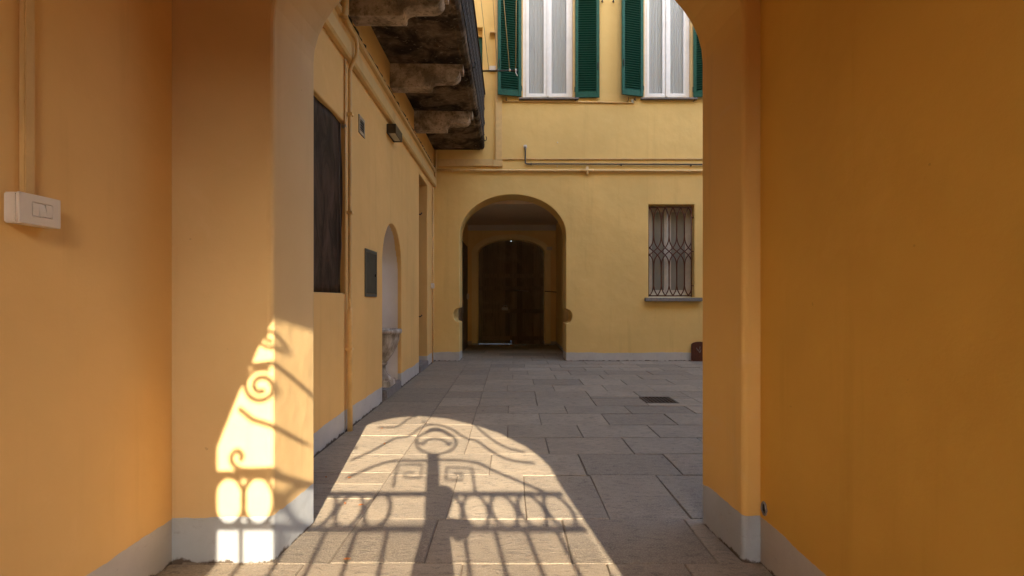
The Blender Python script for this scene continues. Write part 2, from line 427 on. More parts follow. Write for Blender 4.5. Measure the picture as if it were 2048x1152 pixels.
# left of the band in front of the pier and inside the entrance passage
ys = [2.397, 1.92, 1.40, 0.86, 0.38, -0.12, -0.66, -1.15, -1.7, -2.2]
for i, (b, a) in enumerate(zip(ys, ys[1:])):
    xs = [PL-0.02, -0.94, -0.22, 0.434, 0.79, PR+0.02] if i % 2 == 0 else [PL-0.02, -1.18, -0.5, 0.14, 0.80, PR+0.02]
    for p, q in zip(xs, xs[1:]): slab(p, q, a, b)
ys = [10.40, 10.82, 11.35, 11.9, 12.5, 13.1, 13.7, 14.4]
for i, (a, b) in enumerate(zip(ys, ys[1:])):
    xs = [-1.25, -0.6, 0.05, 0.7, 1.3] if i % 2 else [-1.25, -0.95, -0.25, 0.42, 1.0, 1.3]
    for p, q in zip(xs, xs[1:]): slab(p, q, a, b)

# ================================================================= ENTRANCE BUILDING (passage, near arch, street gate wall)
gate_house = thing('entrance_house', 'entrance house of orange-yellow plaster with arched covered passage and tall near piers', 'house', (0, NEAR, 0))
def arch_pts(cx, a, zs, b, n=28):
    return [(cx+a*math.cos(PI*k/n), zs+b*math.sin(PI*k/n)) for k in range(n+1)]     # right to left
def door_outline(x0, x1, ztop, l, r, zs, b, n=28, z0=-0.07, extra=None):
    a = (r-l)/2; cx = (l+r)/2
    pts = [(x0, z0), (x0, ztop), (x1, ztop), (x1, z0), (r, z0)]
    mid = arch_pts(cx, a, zs, b, n)
    if extra: pts += extra(r, +1); pts += mid; pts += extra(l, -1)
    else: pts += mid
    pts += [(l, z0)]
    return pts
def to_front(u, v, d): return Vector((u, d, v))
bm = bmesh.new()
slab_wall(bm, [door_outline(-8, RW, 3.62, -1.09, 1.061, 2.478, 0.66)], to_front, NEAR, BACK, [door_outline(-8, RW, 3.62, -1.062, 1.031, 2.478, 0.66)])
bevmod(keep(obj('arch_wall', bm, M['pier']), gate_house), 0.02, 3)
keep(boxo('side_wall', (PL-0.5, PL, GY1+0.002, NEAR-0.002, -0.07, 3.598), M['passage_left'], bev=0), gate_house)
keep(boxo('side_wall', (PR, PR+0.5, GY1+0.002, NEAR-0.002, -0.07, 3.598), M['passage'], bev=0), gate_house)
keep(boxo('ceiling', (-2.05, 1.64, GY1+0.002, NEAR-0.002, 3.60, 3.9), M['ceiling'], bev=0), gate_house)
bm = bmesh.new(); GL, GRT = -0.78, 1.023
prof = [(1.03, 2.30), (1.045, 2.48), (1.01, 2.62), (.957, 2.73), (.80, 2.93), (.6, 3.08), (.33, 3.21), (.04, 3.26), (-.2, 3.22), (-.39, 3.12), (-.5, 2.98), (-.58, 2.83), (-.68, 2.60), (-.78, 2.35)]
pin = [(-8, -0.07), (-8, 3.62), (RW, 3.62), (RW, -0.07), (1.03, -0.07)] + prof + [(-.78, -0.07)]
pout = pin[:4] + [(1.10, -0.07)] + [(x+0.07, z+0.225) for x, z in prof] + [(-.78, -0.07)]
slab_wall(bm, [pout], to_front, GY0, GY1, [pin])
keep(obj('gate_wall', bm, M['passage']), gate_house)
keep(boxo('upper_storeys', (-8, RW+0.5, GY0, BACK, 3.905, 12.2), M['wall'], bev=0), gate_house)
# hole left by a missing conduit low on the right wall
hp = pX(1529, 1017, PR)
bm = bmesh.new()
for k in range(1):
    ring = [(PR-0.001, hp.y+0.021*math.cos(2*PI*i/14)*(1+.15*math.sin(3*i)), hp.z+0.027*math.sin(2*PI*i/14)) for i in range(14)]
    sweep(bm, ring, 0.006, 6, closed=True)
keep(obj('hole_rim', bm, M['sill']), gate_house)
bm = bmesh.new(); prism(bm, [(PR, hp.y+0.020*math.cos(2*PI*i/14), hp.z+0.026*math.sin(2*PI*i/14)) for i in range(14)], Vector((-0.0015, 0, 0)), Vector((0.03, 0, 0)))
keep(obj('hole_shade', bm, M['black']), gate_house)  # black plug, its colour paints the shade inside the hole

# ---- wrought iron gate in the street arch: throws the shadow pattern
GYC = -1.56
gate = thing('street_gate', 'wrought iron double gate with scrolls in the street arch', 'gate', ((GL+GRT)/2, GYC, 0))
def gobj(name, bm, mat=None): return keep(obj(name, bm, mat or M['iron'], smooth=False), gate)
def gp(x, y):       # floor-shadow pixel -> point of the gate plane along the sun ray
    g = pG(x, y); d = g.y-GYC; return Vector((g.x+SLOPE*d, GYC, TAN*d))
def gpp(x, y):      # pier-shadow pixel -> point of the gate plane
    p = pY(x, y, NEAR); d = NEAR-GYC; return Vector((p.x+SLOPE*d, GYC, p.z+TAN*d))
def z6(l): return [gp(620+a/5.12, 820+b/5.12) for a, b in l]
def zp(l): return [gpp(320+a/2.165, 620+b/2.165) for a, b in l]
BAR1, BAR2, PC = 2.262, 2.028, 0.214
for z, h in ((BAR1, 0.016), (BAR2, 0.014), (0.30, 0.016)):
    bm = bmesh.new(); box(bm, GL+0.005, PC-0.045, GYC-0.012, GYC+0.012, z-h, z+h); gobj('rail', bm)
    bm = bmesh.new(); box(bm, PC+0.045, GRT-0.005, GYC-0.012, GYC+0.012, z-h, z+h); gobj('rail', bm)
bm = bmesh.new(); box(bm, PC-0.044, PC+0.044, GYC-0.02, GYC+0.02, 0.03, 2.66, 0.003); gobj('centre_post', bm)
for u in (-0.02, -0.18, -0.34, -0.50, -0.66, 0.38, 0.54, 0.70, 0.86):
    bm = bmesh.new(); sweep(bm, [(u, GYC, 0.05), (u, GYC, BAR2)], 0.0115, 8); gobj('bar', bm)
for u in (-0.10, -0.26, -0.42, -0.58, -0.715, 0.31, 0.46, 0.62, 0.78, 0.935):
    bm = bmesh.new()
    sweep(bm, [(u+0.071*math.cos(2*PI*k/24), GYC, (BAR1+BAR2)/2+0.112*math.sin(2*PI*k/24)) for k in range(24)], 0.012, 6, closed=True); gobj('oval', bm)
def scroll(pts, r=0.0125, it=2): 
    bm = bmesh.new(); sweep(bm, soften(pts, it), r, 6); gobj('scroll', bm)
scroll(z6([(420,515),(600,440),(760,350),(870,282),(1010,280),(1150,162),(1300,145),(1450,190),(1600,300),(1700,300),(1860,430),(2040,520),(2300,545)]))
scroll(z6([(380,692),(620,590),(830,515),(1220,520)])); scroll(z6([(1310,510),(1680,520),(1860,610),(2060,700),(2400,835)]))
scroll(z6([(700,180),(850,180),(920,165),(1000,90),(1100,60)]))
scroll(z6([(1520,60),(1640,110),(1760,220),(1900,330),(2040,400),(2200,430)]))
scroll(z6([(850,790),(900,560),(1150,560),(1130,700),(960,690),(980,640),(1060,640)]), 0.011, 0)
scroll(z6([(1690,830),(1660,600),(1400,585),(1390,720),(1550,720),(1560,650),(1470,650)]), 0.011, 0)
rc = gp(872, 884); rad = 0.17
bm = bmesh.new(); sweep(bm, [(rc.x+rad*math.cos(2*PI*k/40), GYC, 2.66+rad+rad*math.sin(2*PI*k/40)) for k in range(40)], 0.012, 6, closed=True); gobj('finial_ring', bm)
scroll(z6([(1110,330),(1160,360),(1180,310),(1290,285),(1400,320),(1410,370),(1450,330)]), 0.012)
scroll(z6([(1150,110),(1190,150),(1260,140)]), 0.008); scroll(z6([(1180,240),(1250,190),(1340,200),(1440,260)]), 0.022)
scroll(zp([(500,690),(400,695),(330,690),(300,640),(335,602),(362,635),(345,652)]))
def spiral(c, r0, turns, a0, sgn=1, n=44):
    return [Vector((c.x+r0*(1-0.78*k/n)*math.cos(a0+sgn*2*PI*turns*k/n), GYC, c.z+r0*(1-0.78*k/n)*math.sin(a0+sgn*2*PI*turns*k/n))) for k in range(n+1)]
bc = zp([(438, 332)])[0]
bm = bmesh.new(); sweep(bm, zp([(340,425),(400,475),(480,500),(560,520)]), 0.0125, 6); gobj('scroll', bm)
bm = bmesh.new(); sweep(bm, spiral(bc, 0.085, 1.7, PI*0.35), 0.0125, 6); gobj('scroll', bm)
bm = bmesh.new(); sweep(bm, soften(zp([(395,240),(450,235),(505,225),(600,275)])), 0.0125, 6); gobj('scroll', bm)
bm = bmesh.new(); sweep(bm, spiral(zp([(478,120)])[0], 0.05, 1.3, PI*1.1), 0.010, 6); gobj('scroll', bm)
# arch frame of the gate + fine wire mesh on the lower leaves
bm = bmesh.new()
W = 0.0020; P = 0.0135
for sgn in (1, -1):
    for leaf in ((GL+0.01, PC-0.045), (PC+0.045, GRT-0.01)):
        x0, x1 = leaf; z0, z1 = 0.05, BAR2+0.05
        c = -(z1-z0)
        while c < (x1-x0):
            # line x = x0 + c + s, z = z0 + s   (mirrored for sgn -1)
            s0 = max(0, -c); s1 = min(z1-z0, (x1-x0)-c)
            if s1-s0 > 0.01:
                pa = (x0+c+s0, z0+s0); pb = (x0+c+s1, z0+s1)
                if sgn < 0: pa = (x0+x1-pa[0], pa[1]); pb = (x0+x1-pb[0], pb[1])
                d = W*0.7071
                y = GYC-0.016 if sgn > 0 else GYC-0.019
                q = [bm.verts.new((pa[0]-d, y, pa[1]+d)), bm.verts.new((pa[0]+d, y, pa[1]-d)), bm.verts.new((pb[0]+d, y, pb[1]-d)), bm.verts.new((pb[0]-d, y, pb[1]+d)),]
                e = [bm.verts.new((pa[0], y+W*1.5, pa[1])), bm.verts.new((pb[0], y+W*1.5, pb[1]))]
                bm.faces.new(q); bm.faces.new((q[0], q[3], e[1], e[0])); bm.faces.new((q[2], q[1], e[0], e[1]))
            c += P*1.414
o = gobj('wire_mesh', bm)

# ---- the photographer standing behind the tripod, side on (only the shadow is in the picture)
def skin_fig(name, nodes, edges, root, mat):
    me = bpy.data.meshes.new(name); me.from_pydata([n[0] for n in nodes], edges, []); me.update()
    o = bpy.data.objects.new(name, me); COL.objects.link(o)
    sk = o.modifiers.new('skin', 'SKIN'); sk.use_smooth_shade = True
    for i, n in enumerate(nodes):
        r = n[1]; me.skin_vertices[0].data[i].radius = r if isinstance(r, tuple) else (r, r)
        me.skin_vertices[0].data[i].use_root = (i == root)
    ss = o.modifiers.new('sub', 'SUBSURF'); ss.levels = 1; ss.render_levels = 2
    me.materials.append(mat); return o
px, py = 0.045, -0.42
N = [((px, py, 0.95), (0.12, 0.15)), ((px, py, 1.15), (0.11, 0.15)), ((px+.01, py, 1.36), (0.11, 0.16)), ((px+.01, py, 1.48), (0.07, 0.10)),
     ((px+.04, py, 1.58), 0.055), ((px+.06, py, 1.70), (0.085, 0.075)), ((px+.06, py, 1.80), (0.08, 0.065)),
     ((px, py-.10, 0.86), 0.085), ((px-.01, py-.11, 0.48), 0.062), ((px-.02, py-.11, 0.09), 0.045), ((px+.10, py-.12, 0.035), 0.036),
     ((px, py+.10, 0.86), 0.085), ((px+.01, py+.11, 0.48), 0.062), ((px, py+.11, 0.09), 0.045), ((px+.12, py+.12, 0.035), 0.036),
     ((px+.01, py+.20, 1.42), 0.055), ((px+.13, py+.25, 1.38), 0.055), ((px+.12, py+.34, 1.33), 0.040), ((px+.06, py+.38, 1.26), 0.026),
     ((px+.01, py-.20, 1.42), 0.055), ((px+.05, py-.24, 1.16), 0.042), ((px+.12, py-.20, 0.98), 0.034), ((px+.14, py-.18, 0.90), 0.028)]
E = [(0,1),(1,2),(2,3),(3,4),(4,5),(5,6),(0,7),(7,8),(8,9),(9,10),(0,11),(11,12),(12,13),(13,14),(2,15),(15,16),(16,17),(17,18),(2,19),(19,20),(20,21),(21,22)]
person = skin_fig('person', N, E, 0, M['cloth'])
tag(person, 'person in dark clothes standing side on inside the street gate, arm raised', 'person')

# ================================================================= LEFT HOUSE OF THE COURTYARD
left_house = thing('side_house', 'yellow side house with dark balcony above, basin niche and doorway', 'house', (LW, 6.5, 0))
def to_left(u, v, d): return Vector((d, u, v))      # u = Y, v = Z, d = X
WY0, WY1, WZ0, WZ1 = 3.25, 4.80, 1.262, 2.815       # screened window
NYC, NR, NZS = 6.735, 0.54, 1.63                    # niche
DY0, DY1, DZ = 8.66, 9.54, 3.28                     # doorway
def rect(a, b, c, d): return [(a, c), (b, c), (b, d), (a, d)]
outer = [(BACK-0.002, -0.07)]
niche = [(NYC+NR, -0.069)]
outer = [(BACK+0.003, -0.07), (NYC-NR, -0.07), (NYC-NR, NZS)] + [(NYC-NR*math.cos(PI*k/20), NZS+NR*math.sin(PI*k/20)) for k in range(1, 20)] + \
        [(NYC+NR, NZS), (NYC+NR, -0.07), (DY0, -0.07), (DY0, DZ), (DY1, DZ), (DY1, -0.07), (FARW-0.003, -0.07), (FARW-0.003, 8.6), (BACK+0.003, 8.6)]
bm = bmesh.new()
slab_wall(bm, [outer, rect(WY0, WY1, WZ0, WZ1), rect(4.9, 5.8, 4.35, 6.6), rect(8.0, 8.9, 4.35, 6.6)], to_left, LW, LW-0.5)
bevmod(keep(obj('wall', bm, M['wall']), left_house), 0.012, 2)
for a in (4.9, 8.0):     # balcony doors (above the slab)
    keep(boxo('balcony_door', (LW-0.34, LW-0.28, a, a+0.9, 4.35, 6.6), M['green']), left_house)
# niche lining
bm = bmesh.new(); nt, nz = 20, 8; G = []; DEP = 0.46
prof = [(1.0, -0.07), (1.0, 0.5), (1.0, 1.1), (1.0, NZS)] + [(math.cos(PI/2*k/10), NZS+NR*math.sin(PI/2*k/10)) for k in range(1, 11)]
for c, z in prof:
    G.append([bm.verts.new((LW-0.010-DEP*math.sin(PI*k/nt)*max(c, .02), NYC-(NR+0.004)*math.cos(PI*k/nt)*max(c, .02), z+0.004)) for k in range(nt+1)])
for A, B in zip(G, G[1:]):
    for k in range(nt): bm.faces.new((A[k], A[k+1], B[k+1], B[k]))
keep(obj('niche_lining', bm, M['niche'], smooth=True), left_house)
# doorway: reveal back with an old door, threshold step
bm = bmesh.new(); box(bm, LW-0.46, LW-0.40, DY0+0.002, DY1-0.002, 0.12, DZ-0.002); dr = keep(obj('door', bm, M['wood_dark']), left_house)
keep(boxo('door_step', (LW-0.39, LW+0.02, DY0+0.004, DY1-0.004, -0.06, 0.11), M['sill'], bev=0.012), left_house)
for z in (2.75, 0.9):
    keep(tubeo('door_hinge', [(LW-0.39, DY1-0.03, z), (LW-0.12, DY1-0.02, z), (LW-0.10, DY1-0.01, z+0.03)], 0.012, M['iron'], n=6), left_house)
# screened window
bm = bmesh.new()
NU, NV = 14, 20; g = []
for i in range(NU+1):
    r_ = []
    for k in range(NV+1):
        u, v = i/NU, k/NV
        d = 0.018*math.sin(u*5+v*3)*math.sin(v*PI)+0.010*math.sin(u*17-v*6)+0.02*max(0, 1-abs(u-0.82-0.16*(v-0.5))*9)*math.sin(v*PI)
        r_.append(bm.verts.new((LW-0.035+d*0.8, WY0+0.004+(WY1-WY0-0.008)*u, WZ0+0.004+(WZ1-WZ0-0.008)*v)))
    g.append(r_)
for i in range(NU):
    for k in range(NV): bm.faces.new((g[i][k], g[i+1][k], g[i+1][k+1], g[i][k+1]))
sc = keep(obj('window_screen', bm, M['screen'], smooth=True), left_house); sc['label'] = 'dusty dark brown sheet stretched over the window'
sm = sc.modifiers.new('s', 'SOLIDIFY'); sm.thickness = 0.004
fr = bmesh.new(); box(fr, LW-0.2, LW-0.07, WY0, WY1, WZ0, WZ1); keep(obj('window', fr, M['wood_dark']), left_house)
keep(tubeo('screen_cord', [(LW-0.004, WY1-0.12, WZ1-0.05), (LW-0.002, WY1-0.16, 2.2), (LW-0.002, WY1-0.10, 1.7), (LW-0.002, WY1-0.17, WZ0+0.07)], 0.004, M['cord'], n=5), left_house)
keep(boxo('screen_hook', (LW-0.02, LW+0.02, WY1-0.05, WY1-0.01, WZ1-0.055, WZ1-0.02), M['steel'], bev=0.006), left_house)
# cornice duct below the balcony and the ledge above it
bm = bmesh.new(); prof = [(LW+0.001, 3.40), (LW+0.045, 3.40), (LW+0.063, 3.42), (LW+0.063, 3.54), (LW+0.050, 3.56), (LW+0.001, 3.56)]
prism(bm, [(x, 0, z) for x, z in prof], Vector((0, BACK+0.005, 0)), Vector((0, FARW-0.10, 0)))
tag(obj('cable_duct', bm, M['trunk']), 'long yellow cable duct running along side wall under the balcony', 'cable duct')
bm = bmesh.new(); prism(bm, [(LW+0.001, 0, 3.70), (LW+0.035, 0, 3.715), (LW+0.035, 0, 3.765), (LW+0.001, 0, 3.79)], Vector((0, BACK+0.005, 0)), Vector((0, FARW-0.03, 0)))
keep(obj('ledge', bm, M['trunk']), left_house)
bm = bmesh.new(); random.seed(3)
y = BACK+0.2; pts = []
while y < FARW-0.1:
    pts.append((LW+0.020+random.uniform(-.012, .012), y, 3.784+random.uniform(-.004, .006))); y += 0.07
sweep(bm, pts, [random.uniform(0.004, 0.017) for _ in pts], 6)
o = keep(obj('ledge_dirt', bm, M['black']), left_house); o['kind'] = 'stuff'

# ---- downpipe with parallel conduit
PXX = LW+0.038
dp = thing('downpipe', 'yellow painted pipe running up side wall beside the screened window, bending around the duct', 'pipe', (PXX, 4.82, 0))
keep(tubeo('pipe', soften([(PXX, 4.82, 0.0), (PXX, 4.82, 1.5), (PXX, 4.82, 3.24), (PXX, 4.82, 3.33), (LW+0.10, 4.83, 3.44), (LW+0.10, 4.83, 3.60), (PXX+0.01, 4.78, 3.66), (PXX, 4.72, 3.72), (PXX, 4.67, 3.80), (PXX, 4.66, 6.0), (PXX, 4.66, 9.5)], 2), 0.018, M['pipe_yellow']), dp)
keep(tubeo('sleeve', [(PXX, 4.82, 0.0), (PXX, 4.82, 1.10), (PXX, 4.82, 1.13)], [0.025, 0.025, 0.020], M['pipe_yellow']), dp)
keep(tubeo('elbow', soften([(PXX, 4.64, 3.70), (PXX+0.01, 4.65, 3.80), (PXX, 4.66, 3.95), (PXX, 4.66, 9.5)], 2), 0.036, M['pipe_yellow']), dp)
for z in (0.75, 2.0, 2.9):
    bm = bmesh.new(); box(bm, LW+0.001, PXX+0.028, 4.79, 4.85, z-0.012, z+0.012, 0.003); keep(obj('clamp', bm, M['pipe_yellow']), dp)
tag(tubeo('thin_conduit', [(LW+0.012, 4.765, 1.26), (LW+0.012, 4.765, 3.38)], 0.010, M['pipe_yellow'], n=8), 'thin yellow conduit on side wall just left of the downpipe', 'conduit')

# ---- wall vent, lamp, meter cabinet, small box
a = pX(717, 244, LW); vz0, vz1, vy0, vy1 = 2.865, 3.045, 5.215, 5.42
v = thing('wall_vent', 'small square metal vent set high in the side wall', 'vent', (LW, (vy0+vy1)/2, vz0))
bm = bmesh.new(); slab_wall(bm, [rect(vy0, vy1, vz0, vz1), rect(vy0+.035, vy1-.035, vz0+.035, vz1-.035)], to_left, LW+0.010, LW+0.001); keep(obj('frame', bm, M['steel']), v)
bm = bmesh.new(); box(bm, LW+0.0005, LW+0.002, vy0+.034, vy1-.034, vz0+.034, vz1-.034); keep(obj('backing', bm, M['black']), v)
for k in range(4):
    z = vz0+0.045+k*0.027; bm = bmesh.new(); prism(bm, [(LW+0.003, 0, z+0.014), (LW+0.009, 0, z), (LW+0.009, 0, z+0.003), (LW+0.003, 0, z+0.017)], Vector((0, vy0+.036, 0)), Vector((0, vy1-.036, 0))); keep(obj('slat', bm, M['cabinet_line']), v)
l = thing('wall_lamp', 'dark bronze box lamp on side wall just under the cable duct', 'lamp', (LW, 6.59, 3.23))
bm = bmesh.new(); slab_wall(bm, [rect(LW+0.001, LW+0.112, 6.40, 6.78), rect(LW+0.014, LW+0.099, 6.415, 6.765)], lambda u, v_, d: Vector((u, v_, d)), 3.232, 3.252); box(bm, LW+0.001, LW+0.112, 6.40, 6.78, 3.252, 3.345); keep(obj('housing', bm, M['bronze']), l)
bm = bmesh.new(); box(bm, LW+0.015, LW+0.098, 6.416, 6.764, 3.240, 3.250); keep(obj('glass', bm, M['lamp_glass']), l)
m = thing('meter_cabinet', 'dark grey-green metal meter cabinet door in side wall beside the basin niche', 'cabinet', (LW, 5.67, 1.24))
cy0, cy1, cz0, cz1 = 5.436, 5.90, 1.235, 1.735
bm = bmesh.new(); slab_wall(bm, [rect(cy0, cy1, cz0, cz1), rect(cy0+.03, cy1-.03, cz0+.03, cz1-.03)], to_left, LW+0.012, LW+0.001); keep(obj('frame', bm, M['cabinet_line']), m)
bm = bmesh.new(); box(bm, LW+0.001, LW+0.008, cy0+.033, cy1-.033, cz0+.033, cz1-.033, 0.002); keep(obj('door', bm, M['cabinet']), m)
bm = bmesh.new(); sweep(bm, [(LW+0.006, cy1-.07, 1.47), (LW+0.014, cy1-.07, 1.47)], 0.016, 12); keep(obj('lock', bm, M['black']), m)
q = thing('junction_box', 'small white junction box on the courtyard corner with thin conduit', 'junction box', (LW+0.03, 10.0, 1.4))
keep(boxo('box', (LW+0.001, LW+0.055, 9.92, 10.02, 1.42, 1.52), M['white_plastic'], bev=0.006), q)
keep(tubeo('conduit', [(LW+0.014, 10.08, 0.0), (LW+0.014, 10.08, 3.36)], 0.013, M['pipe_yellow'], n=8), q)

# ---- basin in the niche
f = thing('stone_basin', 'weathered pale stone basin on pedestal standing in the arched niche', 'basin', (-1.68, NYC, 0))
cx = -1.68
bm = bmesh.new(); lathe(bm, [(0.085, 0.40), (0.11, 0.43), (0.16, 0.50), (0.215, 0.60), (0.245, 0.70), (0.25, 0.76), (0.275, 0.775), (0.282, 0.80), (0.275, 0.825), (0.235, 0.828), (0.215, 0.80), (0.17, 0.72), (0.02, 0.69)], cx, NYC); keep(obj('bowl', bm, M['basin'], smooth=True), f)
bm = bmesh.new(); lathe(bm, [(0.15, 0.18), (0.15, 0.215), (0.10, 0.26), (0.075, 0.31), (0.075, 0.36), (0.095, 0.375), (0.10, 0.395), (0.08, 0.405)], cx, NYC); keep(obj('stem', bm, M['basin'], smooth=True), f)
bm = bmesh.new(); box(bm, cx-0.17, cx+0.17, NYC-0.17, NYC+0.17, 0.10, 0.185, 0.012); keep(obj('plinth', bm, M['basin']), f)
keep(boxo('base_block', (LW-0.36, LW+0.005, NYC-0.36, NYC+0.515, -0.05, 0.105), M['sill'], bev=0.015), f)

# ---- balcony
BX = -0.53
bal = thing('stone_balcony', 'grimy dark stone balcony with scrolled corbels and iron railing along the side house', 'balcony', (LW, 6.7, 4.15))
B0 = BACK+0.01
bm = bmesh.new(); prof = [(LW-0.001, 4.16), (-0.62, 4.15), (-0.60, 4.165), (-0.56, 4.165), (BX, 4.19), (BX+0.012, 4.22), (BX+0.012, 4.27), (LW-0.001, 4.27)]
ysl = [B0+(FARW-0.002-B0)*k/40 for k in range(41)]; rr = []
random.seed(5)
for y in ysl: rr.append([bm.verts.new((x+random.uniform(-.004, .004)*(1 if x > LW else 0), y, z+random.uniform(-.004, .004))) for x, z in prof])
for A, B in zip(rr, rr[1:]):
    for k in range(len(prof)): bm.faces.new((A[k], B[k], B[(k+1) % len(prof)], A[(k+1) % len(prof)]))
bm.faces.new(rr[0]); bm.faces.new(rr[-1][::-1]); bmesh.ops.recalc_face_normals(bm, faces=bm.faces[:])
keep(obj('slab', bm, M['balcony']), bal)
def corbel_prof():
    p = [(LW+0.001, 4.158), (LW+0.001, 3.86), (-1.015, 3.86), (-1.005, 3.875), (-1.005, 3.91)]
    for k in range(1, 8): a_ = PI-(PI/2)*k/7; p.append((-0.90+0.105*math.cos(a_), 3.91+0.045*math.sin(a_)))     # cavetto
    p += [(-0.84, 3.955)]
    for k in range(0, 9): a_ = -PI*0.55+PI*0.62*k/8; p.append((-0.755+0.115*math.cos(a_), 4.05+0.095*math.sin(a_)))   # bulge
    p += [(-0.645, 4.07), (-0.605, 4.07), (-0.60, 4.135), (-0.60, 4.146)]
    return p
for y0 in (3.27, 4.92, 6.57, 8.21):
    bm = bmesh.new(); prism(bm, [(x, 0, z) for x, z in corbel_prof()], Vector((0, 0, 0)), Vector((0, 0.19, 0)))
    o = obj('corbel', bm, M['corbel'], loc=(0, y0, 0)); bevmod(o, 0.008, 2, 30); keep(o, bal)
# railing
bm = bmesh.new(); box(bm, BX-0.03, BX+0.03, B0, FARW-0.005, 5.235, 5.262, 0.004); keep(obj('top_rail', bm, M['iron']), bal)
bm = bmesh.new(); box(bm, BX-0.015, BX+0.015, B0, FARW-0.005, 4.33, 4.345, 0.0); keep(obj('bottom_rail', bm, M['iron']), bal)
me_bar = None; y = B0+0.09; k = 0
while y < FARW-0.03:
    if me_bar is None:
        bm = bmesh.new()
        zs = [4.262, 4.34, 4.40, 4.43, 4.46, 4.60, 4.62, 4.66, 4.70, 4.72, 4.9, 4.92, 4.95, 4.98, 5.14, 5.17, 5.20, 5.237]
        rs = [.009, .009, .009, .019, .009, .009, .014, .026, .014, .009, .009, .019, .019, .009, .009, .018, .009, .009]
        sweep(bm, [(0, 0, z) for z in zs], rs, 6); o = obj('baluster', bm, M['iron'], smooth=True); me_bar = o.data
    else:
        o = bpy.data.objects.new('baluster', me_bar); COL.objects.link(o)
    o.location = (BX, y, 0); keep(o, bal); y += 0.118; k += 1
for yy in (9.36, 10.2, 7.0):
    bm = bmesh.new(); sweep(bm, [(BX+0.005, yy, 4.28), (BX+0.05, yy, 4.30), (BX+0.06, yy, 4.34), (BX+0.045, yy, 4.37)], 0.009, 6); keep(obj('curl', bm, M['iron']), bal)
# corner drain under the balcony
tag(tubeo('drain_pipe', soften([(LW+0.05, FARW-0.05, 4.14), (LW+0.05, FARW-0.05, 3.9), (LW+0.03, FARW-0.04, 3.75), (LW+0.03, FARW-0.04, 3.40)], 2), 0.018, M['pipe_yellow'], n=8), 'short yellow drain pipe in the corner under the balcony', 'pipe')

# ---- clothes line rod with cords
cl = thing('clothes_line', 'iron clothes-line rod fixed to balcony rail with knotted cords going up', 'clothes line', (BX, 9.36, 5.28))
RY, RZ = 9.36, 5.285
rod_end = pY(1037, 145, RY)
keep(tubeo('rod', [(BX-0.05, RY, RZ-0.012), (rod_end.x, RY, RZ)], 0.016, M['iron'], n=8), cl)
keep(tubeo('rod', [(BX-0.35, RY, 8.6), (rod_end.x, RY, 8.6)], 0.016, M['iron'], n=8), cl)
for (xb, xt, mat, r) in ((978, 962, 'cord', 0.004), (995, 986, 'cord', 0.003), (1019.5, 1007.5, 'rope', 0.0065), (1031.5, 1032.5, 'rope', 0.0065)):
    p0 = pY(xb, 143, RY); p1 = pY(xt, 0, RY); d = (p1-p0); p2 = p0+d*((8.6-p0.z)/d.z)
    keep(tubeo('cord', [p0, p1, p2], r, M[mat], n=6), cl)
    if xb > 990:
        kn = bmesh.new(); bmesh.ops.create_icosphere(kn, subdivisions=2, radius=0.026, matrix=Matrix.Translation((p0.x, RY-0.012, RZ)))
        for vv in kn.verts: vv.co.x = p0.x+(vv.co.x-p0.x)*0.75
        keep(obj('knot', kn, M['white_plastic'] if xb > 1000 else M['cord'], smooth=True), cl)
p0 = pY(1031.5, 147, RY)
keep(tubeo('cord_tail', soften([(p0.x, RY-0.02, RZ-0.02), (p0.x, RY-0.03, RZ-0.06), (p0.x+0.03, RY-0.03, RZ-0.11)]), 0.008, M['white_plastic'], n=6), cl)

# ================================================================= REAR HOUSE
rear = thing('rear_house', 'yellow rear house facing the courtyard with arched passage, green shutters and barred window', 'house', (0, FARW, 0))
S = FARW/F
def fx(x): return (x-HX)*S
def fz(y): return EYE+(HY-y)*S
AL, AR, AZS = fx(919), fx(1132), 2.48
def notch(x, s):
    r = 0.145; zc = 0.905 if s < 0 else 0.88; sgn = 1 if s > 0 else -1
    pts = [(x+sgn*r*math.cos(a)*0.86, zc+r*math.sin(a)) for a in [(-PI/2+PI*k/12) for k in range(13)]]
    return pts if s > 0 else pts[::-1]
w1 = (fx(1043), fx(1149), fz(197), 7.45); w2 = (fx(1286), fx(1385), fz(197), 7.45)
wb = (fx(1297), fx(1389), fz(595), fz(409))
wd = (fx(938), fx(964.8), 4.27, fz(55))
bm = bmesh.new()
slab_wall(bm, [door_outline(-6, RW+0.5, 8.6, AL, AR, AZS, 0.797, 32, extra=notch)] + [rect(a, b, c, d) for a, b, c, d in (w1, w2, wb, wd)], to_front, FARW, FARB)
bevmod(keep(obj('wall', bm, M['far_wall']), rear), 0.012, 2)
# -- passage behind the arch
RPL, RPR, RPB, RPZ = -1.15, 1.2, 14.03, 3.2
keep(boxo('side_wall', (RPL-0.3, RPL, FARB+0.002, RPB+0.42, -0.07, RPZ-0.002), M['rear_passage'], bev=0), rear)
keep(boxo('side_wall', (RPR, RPR+0.3, FARB+0.002, RPB+0.42, -0.07, RPZ-0.002), M['rear_passage'], bev=0), rear)
keep(boxo('ceiling', (-1.6, 1.7, FARB+0.002, RPB+0.42, RPZ, RPZ+0.3), M['grey_ceiling'], bev=0), rear)
keep(boxo('cornice', (RPL+0.002, RPR-0.002, RPB-0.06, RPB-0.003, 3.05, RPZ-0.003), M['pale_plaster'], bev=0.008), rear)
GTL, GTR = fx(1022)+(956-HX)*RPB/F, (1089-HX)*RPB/F
bm = bmesh.new(); slab_wall(bm, [door_outline(RPL+0.002, RPR-0.002, RPZ-0.002, GTL, GTR, 2.44, 0.38, 24)], to_front, RPB, RPB+0.28)
keep(obj('gate_surround', bm, M['rear_passage']), rear)
a_, c_ = (GTR-GTL)/2, (GTL+GTR)/2       # raised band round the gate arch
bm = bmesh.new()
